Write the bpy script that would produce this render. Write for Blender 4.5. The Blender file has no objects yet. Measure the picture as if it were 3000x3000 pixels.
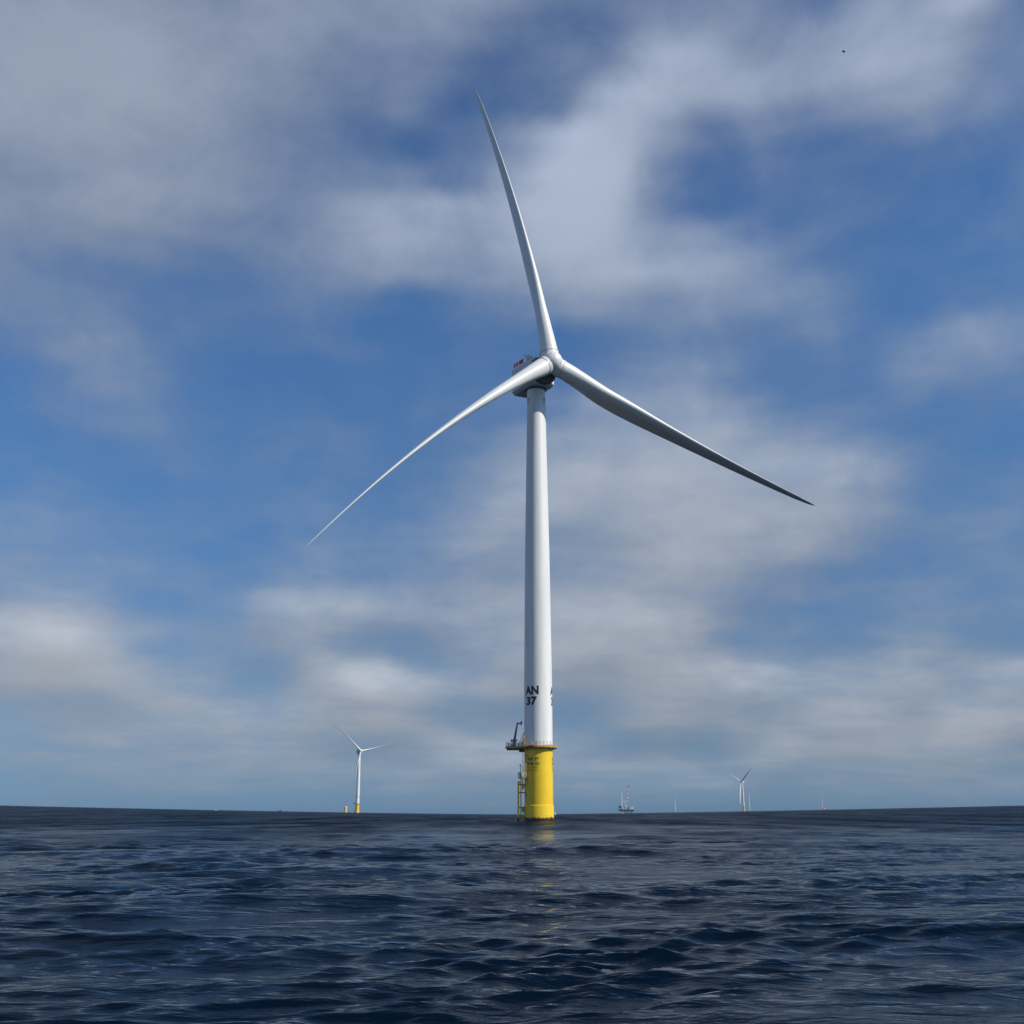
import bpy, bmesh, math, random
import numpy as np
from mathutils import Vector, Matrix

random.seed(7)
scene = bpy.context.scene
COL = scene.collection
R = math.radians

# ------------------------------------------------------------------ camera
CAM_H = 2.05
PITCH = 15.711
cam_d = bpy.data.cameras.new("camera")
cam_d.sensor_fit = 'HORIZONTAL'
cam_d.sensor_width = 36.0
cam_d.lens = 36.0 * 3146.3 / 3000.0
cam_d.clip_start = 0.1
cam_d.clip_end = 60000
cam = bpy.data.objects.new("camera", cam_d)
COL.objects.link(cam)
cam.location = (0, 0, CAM_H)
cam.rotation_euler = (R(90 + PITCH), 0, 0)
scene.camera = cam

# ------------------------------------------------------------------ light and exposure
SUN_EL, SUN_BEARING = 38.0, 112.0            # bearing clockwise from +Y
S = Vector((math.cos(R(SUN_EL)) * math.sin(R(SUN_BEARING)),
            math.cos(R(SUN_EL)) * math.cos(R(SUN_BEARING)), math.sin(R(SUN_EL))))
sun_d = bpy.data.lights.new("sun", 'SUN')
sun_d.energy = 4.2
sun_d.angle = R(0.53)
sun_d.color = (1.0, 0.945, 0.84)
sun = bpy.data.objects.new("sun", sun_d)
COL.objects.link(sun)
sun.rotation_euler = (-S).to_track_quat('-Z', 'Y').to_euler()
sun.location = (300, -100, 300)

scene.cycles.use_denoising = True
vs = scene.view_settings
vs.view_transform = 'Standard'
vs.look = 'None'
vs.exposure = 0.0
vs.gamma = 1.0
vs.use_curve_mapping = False

# ------------------------------------------------------------------ sky
CLOUD_EL = [0, 0.6, 1.4, 2.3, 3.2, 4.9, 6.7, 8.5, 10.3, 12.1, 13.9, 15.7, 17.5, 19.3, 21.1, 22.9, 24.7, 26.4, 28.1, 29.8, 31.5, 33.2, 34.9, 36.6, 38.3, 40, 42, 52, 66]
CLOUD_ROWS = [
    [14, 14, 14, 14, 14, 14, 14, 14, 14, 14, 14, 14, 14, 14, 14, 14, 14, 14, 14, 14, 14, 14, 14, 14, 14, 14, 14, 14] ,
    [27, 27, 27, 27, 27, 27, 30, 35, 34, 34, 34, 34, 34, 33, 33, 34, 34, 34, 34, 35, 35, 35, 35, 35, 31, 31, 32, 32] ,
    [39, 39, 38, 38, 38, 47, 52, 56, 51, 51, 46, 53, 55, 52, 50, 49, 47, 51, 55, 56, 56, 56, 56, 56, 51, 52, 52, 52] ,
    [50, 50, 50, 50, 55, 60, 60, 60, 60, 60, 56, 55, 65, 67, 61, 55, 55, 54, 55, 70, 61, 61, 62, 62, 55, 55, 55, 55] ,
    [50, 50, 50, 50, 55, 59, 60, 60, 64, 56, 52, 51, 66, 69, 58, 43, 32, 36, 38, 73, 66, 66, 68, 71, 58, 57, 58, 58] ,
    [55, 54, 53, 54, 59, 59, 60, 58, 54, 65, 74, 71, 46, 39, 33, 31, 57, 65, 60, 61, 68, 69, 63, 68, 68, 68, 69, 70] ,
    [74, 71, 70, 71, 79, 75, 54, 41, 31, 60, 81, 75, 61, 65, 69, 65, 66, 70, 69, 69, 56, 54, 61, 49, 55, 56, 52, 48] ,
    [65, 67, 69, 77, 86, 63, 34, 34, 50, 57, 36, 24, 38, 62, 77, 80, 79, 74, 52, 25, 21, 26, 41, 36, 28, 26, 24, 22] ,
    [22, 28, 33, 44, 53, 37, 19, 33, 59, 61, 58, 55, 51, 57, 67, 76, 79, 74, 58, 31, 24, 20, 27, 30, 28, 27, 29, 30] ,
    [44, 45, 41, 37, 34, 30, 21, 17, 26, 34, 35, 39, 44, 49, 56, 61, 65, 65, 66, 54, 38, 26, 19, 22, 25, 22, 20, 21] ,
    [31, 37, 40, 36, 25, 15, 11, 13, 20, 26, 29, 34, 46, 59, 63, 62, 66, 70, 71, 71, 65, 49, 31, 22, 25, 25, 25, 23] ,
    [9, 10, 10, 14, 13, 11, 11, 15, 20, 22, 19, 22, 39, 60, 72, 75, 75, 75, 75, 75, 71, 63, 45, 23, 18, 20, 18, 16] ,
    [6, 7, 8, 8, 12, 15, 15, 15, 13, 10, 10, 14, 26, 48, 66, 75, 75, 75, 74, 71, 69, 65, 46, 20, 12, 13, 15, 17] ,
    [5, 5, 5, 14, 31, 32, 21, 15, 11, 10, 10, 10, 18, 35, 54, 66, 70, 74, 67, 54, 44, 37, 24, 16, 15, 22, 24, 27] ,
    [18, 13, 9, 25, 46, 41, 22, 13, 10, 8, 8, 10, 16, 18, 26, 41, 60, 63, 63, 43, 23, 20, 21, 38, 40, 34, 38, 43] ,
    [40, 33, 29, 41, 50, 40, 25, 11, 8, 7, 6, 5, 5, 9, 15, 23, 35, 46, 46, 29, 19, 24, 17, 31, 46, 36, 28, 20] ,
    [46, 44, 43, 45, 43, 25, 25, 22, 22, 22, 15, 5, 13, 19, 19, 16, 22, 35, 34, 29, 30, 33, 12, 11, 21, 19, 18, 18] ,
    [55, 51, 50, 47, 35, 28, 28, 34, 39, 38, 29, 16, 27, 39, 50, 58, 55, 46, 54, 56, 48, 38, 14, 13, 14, 18, 20, 21] ,
    [67, 64, 61, 59, 54, 46, 40, 38, 42, 48, 54, 58, 48, 57, 68, 76, 80, 76, 76, 66, 42, 22, 12, 11, 15, 21, 22, 24] ,
    [76, 73, 72, 72, 69, 62, 55, 44, 44, 52, 61, 66, 61, 69, 82, 92, 86, 67, 56, 42, 23, 14, 11, 13, 19, 24, 27, 27] ,
    [82, 81, 80, 80, 77, 72, 66, 55, 50, 54, 60, 61, 63, 71, 85, 99, 95, 55, 28, 17, 21, 17, 14, 17, 26, 29, 29, 35] ,
    [81, 82, 85, 85, 81, 76, 70, 59, 50, 45, 42, 40, 29, 52, 78, 96, 100, 64, 33, 18, 26, 19, 24, 40, 48, 46, 39, 35] ,
    [78, 79, 84, 87, 86, 81, 74, 63, 52, 44, 34, 20, 26, 37, 56, 78, 88, 73, 50, 31, 39, 35, 49, 64, 65, 40, 34, 36] ,
    [73, 75, 81, 85, 83, 82, 77, 68, 58, 48, 45, 45, 19, 17, 21, 33, 66, 79, 76, 63, 54, 54, 67, 80, 77, 54, 35, 32] ,
    [73, 73, 75, 76, 74, 75, 76, 73, 65, 54, 48, 46, 36, 22, 21, 32, 37, 62, 74, 63, 43, 47, 60, 75, 77, 85, 39, 32] ,
    [73, 73, 75, 75, 69, 66, 67, 70, 65, 57, 54, 55, 54, 41, 31, 27, 28, 42, 49, 51, 50, 37, 42, 68, 76, 84, 46, 32] ,
    [73, 74, 75, 74, 68, 66, 68, 69, 64, 58, 58, 60, 63, 62, 54, 41, 38, 37, 40, 50, 51, 39, 39, 67, 75, 83, 54, 32] ,
    [25, 25, 25, 25, 25, 25, 25, 25, 25, 25, 25, 25, 25, 25, 25, 25, 25, 25, 25, 25, 25, 25, 25, 25, 25, 25, 25, 25] ,
    [14, 14, 14, 14, 14, 14, 14, 14, 14, 14, 14, 14, 14, 14, 14, 14, 14, 14, 14, 14, 14, 14, 14, 14, 14, 14, 14, 14] ,
]

CLOUD_AZ = (-32.0, 32.0)
SKY_STRENGTH = 0.1

class NT:
    def __init__(self, tree):
        self.t = tree
        tree.nodes.clear()
    def n(self, kind, **kw):
        nd = self.t.nodes.new(kind)
        for k, v in kw.items():
            setattr(nd, k, v)
        return nd
    def link(self, a, b):
        self.t.links.new(a, b)
    def put(self, sock, v):
        if hasattr(v, 'is_output') or isinstance(v, bpy.types.NodeSocket):
            self.link(v, sock)
        else:
            sock.default_value = v
    def math(self, op, a, b=0.0, c=None, clamp=False):
        nd = self.n('ShaderNodeMath', operation=op, use_clamp=clamp)
        self.put(nd.inputs[0], a); self.put(nd.inputs[1], b)
        if c is not None:
            self.put(nd.inputs[2], c)
        return nd.outputs[0]
    def vmath(self, op, a, b=None, scale=None):
        nd = self.n('ShaderNodeVectorMath', operation=op)
        self.put(nd.inputs[0], a)
        if b is not None:
            self.put(nd.inputs[1], b)
        if scale is not None:
            self.put(nd.inputs['Scale'], scale)
        return nd.outputs[0]
    def remap(self, v, a, b, c=0.0, d=1.0, smooth=True):
        nd = self.n('ShaderNodeMapRange')
        nd.interpolation_type = 'SMOOTHSTEP' if smooth else 'LINEAR'
        self.put(nd.inputs[0], v)
        for i, x in enumerate((a, b, c, d)):
            self.put(nd.inputs[1 + i], x)
        return nd.outputs[0]
    def noise(self, vec, scale, detail=4.0, rough=0.5, distortion=0.0):
        nd = self.n('ShaderNodeTexNoise')
        nd.noise_dimensions = '3D'
        if vec is not None:
            self.link(vec, nd.inputs['Vector'])
        nd.inputs['Scale'].default_value = scale
        nd.inputs['Detail'].default_value = detail
        nd.inputs['Roughness'].default_value = rough
        nd.inputs['Distortion'].default_value = distortion
        return nd
    def mixf(self, f, a, b):
        nd = self.n('ShaderNodeMix', data_type='FLOAT')
        self.put(nd.inputs[0], f); self.put(nd.inputs[2], a); self.put(nd.inputs[3], b)
        return nd.outputs[0]
    def mixc(self, f, a, b, blend='MIX'):
        nd = self.n('ShaderNodeMix', data_type='RGBA', blend_type=blend)
        self.put(nd.inputs[0], f); self.put(nd.inputs[6], a); self.put(nd.inputs[7], b)
        return nd.outputs[2]
    def ramp(self, f, stops, interp='LINEAR'):
        nd = self.n('ShaderNodeValToRGB')
        cr = nd.color_ramp
        cr.interpolation = interp
        while len(cr.elements) > 1:
            cr.elements.remove(cr.elements[0])
        for i, (p, c) in enumerate(stops):
            e = cr.elements[0] if i == 0 else cr.elements.new(p)
            e.position = p
            e.color = (c, c, c, 1) if not isinstance(c, tuple) else c
        self.link(f, nd.inputs[0])
        return nd.outputs[0]

def srgb(r, g, b):
    f = lambda v: (v / 255 / 12.92) if v / 255 <= 0.04045 else ((v / 255 + 0.055) / 1.055) ** 2.4
    return (f(r), f(g), f(b), 1.0)

def build_world():
    w = bpy.data.worlds.new("World")
    scene.world = w
    w.use_nodes = True
    g = NT(w.node_tree)
    out = g.n('ShaderNodeOutputWorld')
    bg = g.n('ShaderNodeBackground')
    bg.inputs['Strength'].default_value = SKY_STRENGTH
    g.link(bg.outputs[0], out.inputs[0])
    sky = g.n('ShaderNodeTexSky')
    sky.sky_type = 'NISHITA'
    sky.sun_disc = False
    sky.sun_elevation = R(SUN_EL)
    sky.sun_rotation = R(SUN_BEARING)
    sky.altitude = 0
    sky.air_density = 1.0
    sky.dust_density = 0.6
    sky.ozone_density = 2.0
    tc = g.n('ShaderNodeTexCoord')
    dirv = tc.outputs['Generated']
    sep = g.n('ShaderNodeSeparateXYZ')
    g.link(dirv, sep.inputs[0])
    x, y, z = sep.outputs
    zc = g.math('MAXIMUM', z, 0.0)
    # a flat cloud deck seen from below: features shrink towards the horizon
    inv = g.math('DIVIDE', 1.0, g.math('ADD', zc, 0.16))
    deck = g.n('ShaderNodeCombineXYZ')
    g.put(deck.inputs[0], g.math('MULTIPLY', x, inv))
    g.put(deck.inputs[1], g.math('MULTIPLY', y, inv))
    g.put(deck.inputs[2], g.math('MULTIPLY', z, 1.0))
    deckv = deck.outputs[0]
    warp = g.noise(deckv, 1.7, 4.0, 0.52)
    warp2 = g.noise(dirv, 5.5, 5.0, 0.55)
    ws = g.n('ShaderNodeSeparateColor'); g.link(warp.outputs['Color'], ws.inputs[0])
    w2 = g.n('ShaderNodeSeparateColor'); g.link(warp2.outputs['Color'], w2.inputs[0])
    deg = 180 / math.pi
    az = g.math('MULTIPLY', g.math('ARCTAN2', x, y), deg)
    el = g.math('MULTIPLY', g.math('ARCSINE', z), deg)
    az = g.math('MULTIPLY_ADD', g.math('SUBTRACT', ws.outputs[0], 0.5), 1.5, az)
    az = g.math('MULTIPLY_ADD', g.math('SUBTRACT', w2.outputs[0], 0.5), 2.4, az)
    amp = g.remap(el, 0.0, 10.0, 0.25, 1.0)
    el2 = g.math('MULTIPLY', g.math('SUBTRACT', ws.outputs[1], 0.5), 1.4)
    el2 = g.math('MULTIPLY_ADD', g.math('SUBTRACT', w2.outputs[1], 0.5), 2.2, el2)
    elw = g.math('MULTIPLY_ADD', el2, amp, el)
    fac = g.remap(az, CLOUD_AZ[0], CLOUD_AZ[1], 0.0, 1.0, smooth=False)
    n = len(CLOUD_ROWS[0])
    rows = [g.ramp(fac, [(k / (n - 1), v / 100) for k, v in enumerate(row)], 'CARDINAL') for row in CLOUD_ROWS]
    def cover(e):
        v = rows[0]
        for i in range(1, len(rows)):
            v = g.mixf(g.remap(e, CLOUD_EL[i - 1], CLOUD_EL[i]), v, rows[i])
        return v
    val = cover(elw)
    above = cover(g.math('ADD', elw, 1.5))                     # how much cloud stands just above
    lit = g.math('SUBTRACT', val, above)
    # finer structure
    f1 = g.noise(deckv, 4.2, 7.0, 0.58).outputs['Fac']
    f2 = g.noise(dirv, 11.0, 9.0, 0.62, 0.5).outputs['Fac']
    det = g.math('MULTIPLY_ADD', g.math('SUBTRACT', f1, 0.5), CLOUD_F1, val)
    det = g.math('MULTIPLY_ADD', g.math('SUBTRACT', f2, 0.5), CLOUD_F2, det)
    # low stratus streaks near the horizon
    stv = g.n('ShaderNodeMapping'); g.link(dirv, stv.inputs[0])
    stv.inputs['Scale'].default_value = (5.0, 5.0, 42.0)
    st = g.noise(stv.outputs[0], 1.0, 5.0, 0.55).outputs['Fac']
    stw = g.remap(el, 1.0, 8.0, 0.75, 0.0)
    det = g.math('ADD', det, g.math('MULTIPLY', g.math('SUBTRACT', st, 0.5), stw))
    dens = g.remap(det, 0.04, 0.88, 0.0, 0.97, smooth=False)
    dens = g.mixf(0.5, dens, g.math('MULTIPLY', g.remap(dens, 0.0, 1.0), 0.97))
    # clear-sky colour: the sky model, tinted as through a polarising filter
    tint = g.ramp(g.remap(el, 0, 45, 0, 1, smooth=False), SKY_TINT)
    base = g.vmath('SCALE', g.mixc(1.0, sky.outputs[0], tint, 'MULTIPLY'), scale=1.3)
    k = 1.0 / SKY_STRENGTH
    ct = g.ramp(g.remap(el, 0, 45, 0, 1, smooth=False), CLOUD_TINT)
    # denser cloud glows a little brighter than its thin edge
    glow = g.remap(det, 0.25, 1.0, 0.80 * k, 1.09 * k, smooth=False)
    glow = g.math('MULTIPLY', glow, g.remap(g.math('MULTIPLY', lit, g.remap(el, 20.0, 10.0, 0.35, 1.0)), -0.38, 0.38, 0.66, 1.26, smooth=False))
    # the thick layer high on the left lets less light through
    shade = g.math('MULTIPLY', g.remap(az, -3.0, -21.0), g.remap(el, 17.0, 27.0))
    glow = g.math('MULTIPLY', glow, g.math('MULTIPLY_ADD', shade, -0.20, 1.0))
    cloud = g.vmath('SCALE', ct, scale=glow)
    g.link(g.mixc(dens, base, cloud), bg.inputs['Color'])

CLOUD_F1, CLOUD_F2 = 0.58, 0.42
SKY_TINT = [(0.0, (.175, .37, .74, 1)), (0.058, (.205, .345, .62, 1)), (0.155, (.295, .41, .58, 1)), (0.35, (.345, .535, .73, 1)), (0.6, (.415, .66, .885, 1)), (0.85, (.345, .575, .83, 1)), (1.0, (.31, .56, .80, 1))]
CLOUD_TINT = [(0.0, srgb(138, 157, 177)), (0.08, srgb(164, 169, 177)), (0.25, srgb(168, 175, 186)), (0.45, srgb(166, 177, 194)), (0.7, srgb(168, 180, 201)), (1.0, srgb(158, 171, 193))]
build_world()

# ------------------------------------------------------------------ materials
def material(name, color, rough=0.5, metal=0.0, spec=0.5, vary=0.0, vscale=0.3, stretch=(1, 1, 1), bump=0.0, coat=0.0):
    m = bpy.data.materials.new(name)
    m.use_nodes = True
    g = NT(m.node_tree)
    out = g.n('ShaderNodeOutputMaterial')
    p = g.n('ShaderNodeBsdfPrincipled')
    g.link(p.outputs[0], out.inputs[0])
    p.inputs['Roughness'].default_value = rough
    p.inputs['Metallic'].default_value = metal
    p.inputs['Specular IOR Level'].default_value = spec
    p.inputs['Coat Weight'].default_value = coat
    col = (color[0], color[1], color[2], 1.0)
    if vary > 0:
        tc = g.n('ShaderNodeTexCoord')
        mp = g.n('ShaderNodeMapping'); g.link(tc.outputs['Object'], mp.inputs[0])
        mp.inputs['Scale'].default_value = stretch
        nz = g.noise(mp.outputs[0], vscale, 6.0, 0.6)
        lo = tuple(c * (1 - vary) for c in color) + (1.0,)
        hi = tuple(min(1, c * (1 + vary * 0.5)) for c in color) + (1.0,)
        cc = g.mixc(g.remap(nz.outputs['Fac'], 0.3, 0.7), lo, hi)
        g.link(cc, p.inputs['Base Color'])
        g.link(g.remap(nz.outputs['Fac'], 0.3, 0.7, rough * 1.2, rough * 0.85), p.inputs['Roughness'])
    else:
        p.inputs['Base Color'].default_value = col
    return m

M = {}
M['white'] = material('white_gelcoat', (0.79, 0.79, 0.775), 0.38, vary=0.09, vscale=0.55, stretch=(1, 1, .10))
M['blade'] = material('blade_gelcoat', (0.76, 0.775, 0.765), 0.32, vary=0.04, vscale=0.25)
M['nacelle'] = material('nacelle_grey', (0.62, 0.65, 0.66), 0.42, vary=0.07, vscale=0.4)
M['generator'] = material('generator_grey', (0.16, 0.17, 0.18), 0.5, vary=0.15, vscale=1.0)
M['rubber'] = material('black_seal', (0.015, 0.016, 0.018), 0.6)
M['black'] = material('black_paint', (0.012, 0.013, 0.016), 0.55)
M['faded'] = material('faded_black_paint', (0.10, 0.075, 0.02), 0.6)
M['galv'] = material('galvanised_steel', (0.55, 0.56, 0.56), 0.45, metal=0.35, vary=0.15, vscale=2.0)
M['crane'] = material('crane_grey', (0.17, 0.20, 0.24), 0.45, vary=0.1, vscale=1.5)
M['faded_red'] = material('faded_red_paint', (0.50, 0.27, 0.28), 0.6, vary=0.1, vscale=0.2)
M['red'] = material('red_paint', (0.55, 0.025, 0.02), 0.45, vary=0.15, vscale=1.0)
M['yellow_steel'] = material('yellow_steel', (0.55, 0.33, 0.02), 0.45, vary=0.22, vscale=0.8)
M['dark_steel'] = material('dark_steel', (0.045, 0.05, 0.055), 0.6, vary=0.2, vscale=1.0)
M['grating'] = material('deck_grating', (0.20, 0.19, 0.15), 0.7, vary=0.2, vscale=3.0)
M['navy_hull'] = material('navy_hull', (0.07, 0.10, 0.18), 0.5, vary=0.15, vscale=0.1)
M['cream'] = material('cream_cabin', (0.68, 0.66, 0.55), 0.5, vary=0.08, vscale=0.1)
M['window'] = material('dark_glass', (0.02, 0.025, 0.03), 0.08)
M['bird'] = material('dark_feathers', (0.012, 0.011, 0.012), 0.8)

def yellow_foundation():
    m = bpy.data.materials.new('yellow_foundation_paint')
    m.use_nodes = True
    g = NT(m.node_tree)
    out = g.n('ShaderNodeOutputMaterial')
    p = g.n('ShaderNodeBsdfPrincipled')
    g.link(p.outputs[0], out.inputs[0])
    tc = g.n('ShaderNodeTexCoord')
    ob = tc.outputs['Object']
    sep = g.n('ShaderNodeSeparateXYZ'); g.link(ob, sep.inputs[0])
    mp = g.n('ShaderNodeMapping'); g.link(ob, mp.inputs[0])
    mp.inputs['Scale'].default_value = (1.1, 1.1, 0.12)
    streak = g.noise(mp.outputs[0], 1.4, 7.0, 0.62).outputs['Fac']
    big = g.noise(ob, 0.22, 5.0, 0.55).outputs['Fac']
    c = g.mixc(g.remap(big, 0.3, 0.7), (0.84, 0.55, 0.016, 1), (0.89, 0.625, 0.03, 1))
    c = g.mixc(g.math('MULTIPLY', g.remap(streak, 0.54, 0.78), 0.42), c, (0.50, 0.30, 0.03, 1))
    # rust and weed where the swell reaches, a ragged edge
    edge = g.noise(ob, 0.9, 8.0, 0.7).outputs['Fac']
    z = g.math('MULTIPLY_ADD', g.math('SUBTRACT', edge, 0.5), 1.5, sep.outputs[2])
    c = g.mixc(g.remap(z, 1.40, 0.85), c, (0.28, 0.10, 0.015, 1))
    c = g.mixc(g.remap(z, 1.00, 0.68), c, (0.014, 0.012, 0.010, 1))
    # a scuffed tide line
    sv = g.n('ShaderNodeMapping'); g.link(ob, sv.inputs[0])
    sv.inputs['Scale'].default_value = (0.5, 0.5, 5.0)
    sn = g.noise(sv.outputs[0], 1.0, 6.0, 0.65).outputs['Fac']
    band = g.math('MULTIPLY', g.remap(sep.outputs[2], 1.40, 1.52), g.remap(sep.outputs[2], 1.78, 1.62))
    band = g.math('MULTIPLY', band, g.remap(sn, 0.50, 0.60))
    c = g.mixc(g.math('MULTIPLY', band, 0.75), c, (0.10, 0.07, 0.02, 1))
    g.link(c, p.inputs['Base Color'])
    g.link(g.remap(big, 0.3, 0.7, 0.42, 0.34), p.inputs['Roughness'])
    return m
M['yellow'] = yellow_foundation()

def water_material():
    m = bpy.data.materials.new('sea_water')
    m.use_nodes = True
    g = NT(m.node_tree)
    out = g.n('ShaderNodeOutputMaterial')
    geo = g.n('ShaderNodeNewGeometry')
    pos = geo.outputs['Position']
    def rip(scale, sx, sy, det, rough, rot):
        mp = g.n('ShaderNodeMapping'); g.link(pos, mp.inputs[0])
        mp.inputs['Scale'].default_value = (sx, sy, 1)
        mp.inputs['Rotation'].default_value = (0, 0, R(rot))
        return g.noise(mp.outputs[0], scale, det, rough, 0.3).outputs['Fac']
    a = rip(1.35, 0.38, 1.0, 4.0, 0.55, 6)
    b = rip(4.2, 0.44, 1.0, 5.0, 0.60, -9)
    c = rip(0.30, 0.3, 1.0, 4.0, 0.55, 4)
    dist = g.vmath('LENGTH', pos)
    dist = dist.node.outputs['Value']
    far = g.remap(dist, 60.0, 500.0, 0.0, 1.0)
    h = g.math('MULTIPLY', a, RIP_A)
    h = g.math('MULTIPLY_ADD', b, RIP_B, h)
    h = g.math('MULTIPLY_ADD', c, g.math('MULTIPLY', far, RIP_C), h)
    d = rip(12.0, 0.6, 1.0, 3.0, 0.55, 10)
    h = g.math('MULTIPLY_ADD', d, RIP_D, h)
    # gusts: patches of rougher and smoother water
    gv = g.n('ShaderNodeMapping'); g.link(pos, gv.inputs[0])
    gv.inputs['Scale'].default_value = (0.022, 0.05, 1)
    gust = g.noise(gv.outputs[0], 1.0, 5.0, 0.6, 0.6).outputs['Fac']
    h = g.math('MULTIPLY', h, g.remap(gust, 0.3, 0.7, 0.55, 1.45))
    bp = g.n('ShaderNodeBump')
    bp.inputs['Strength'].default_value = 1.0
    bp.inputs['Distance'].default_value = 1.0
    g.link(h, bp.inputs['Height'])
    # reflection as it passes a polarising filter: mostly the p-polarised part
    dt = g.n('ShaderNodeVectorMath', operation='DOT_PRODUCT')
    g.link(bp.outputs[0], dt.inputs[0]); g.link(geo.outputs['Incoming'], dt.inputs[1])
    cz = g.math('MAXIMUM', dt.outputs['Value'], g.remap(dist, 40.0, 260.0, 0.04, FAR_COS, smooth=False))
    n2 = 1.333 ** 2
    root = g.math('SQRT', g.math('ADD', g.math('MULTIPLY', cz, cz), n2 - 1))
    nc = g.math('MULTIPLY', cz, n2)
    rp = g.math('POWER', g.math('DIVIDE', g.math('SUBTRACT', nc, root), g.math('ADD', nc, root)), 2.0)
    rs = g.math('POWER', g.math('DIVIDE', g.math('SUBTRACT', cz, root), g.math('ADD', cz, root)), 2.0)
    refl = g.math('MULTIPLY_ADD', rs, RS_PART, g.math('MULTIPLY', rp, REFL_P))
    # streaks the wind draws along its own direction
    wv = g.n('ShaderNodeMapping'); g.link(pos, wv.inputs[0])
    wv.inputs['Scale'].default_value = (0.055, 0.006, 1)
    streaks = g.noise(wv.outputs[0], 1.0, 6.0, 0.65, 0.5).outputs['Fac']
    calm = g.math('MULTIPLY', g.remap(gust, 0.3, 0.7, 1.12, 0.82), g.mixf(g.remap(dist, 45.0, 170.0), 1.0, g.remap(streaks, 0.36, 0.64, 1.75, 0.35)))
    refl = g.math('MULTIPLY', refl, calm, clamp=True)
    gl = g.n('ShaderNodeBsdfGlossy')
    gl.distribution = 'GGX'
    gl.inputs['Color'].default_value = (0.93, 0.97, 1.0, 1)
    # ripples too fine and too far to model widen the highlights
    g.link(g.remap(dist, 25.0, 420.0, 0.05, 0.24), gl.inputs['Roughness'])
    g.link(bp.outputs[0], gl.inputs['Normal'])
    deep = g.n('ShaderNodeBsdfDiffuse')
    deep.inputs['Color'].default_value = SEA_COL
    mx = g.n('ShaderNodeMixShader')
    g.link(refl, mx.inputs[0])
    g.link(deep.outputs[0], mx.inputs[1]); g.link(gl.outputs[0], mx.inputs[2])
    g.link(mx.outputs[0], out.inputs[0])
    return m
RIP_A, RIP_B, RIP_C, RIP_D = 0.120, 0.030, 0.8, 0.004
RS_PART, REFL_P, FAR_COS = 0.015, 0.76, 0.23
SEA_COL = (0.0015, 0.0068, 0.0175, 1)
M['water'] = water_material()

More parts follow.
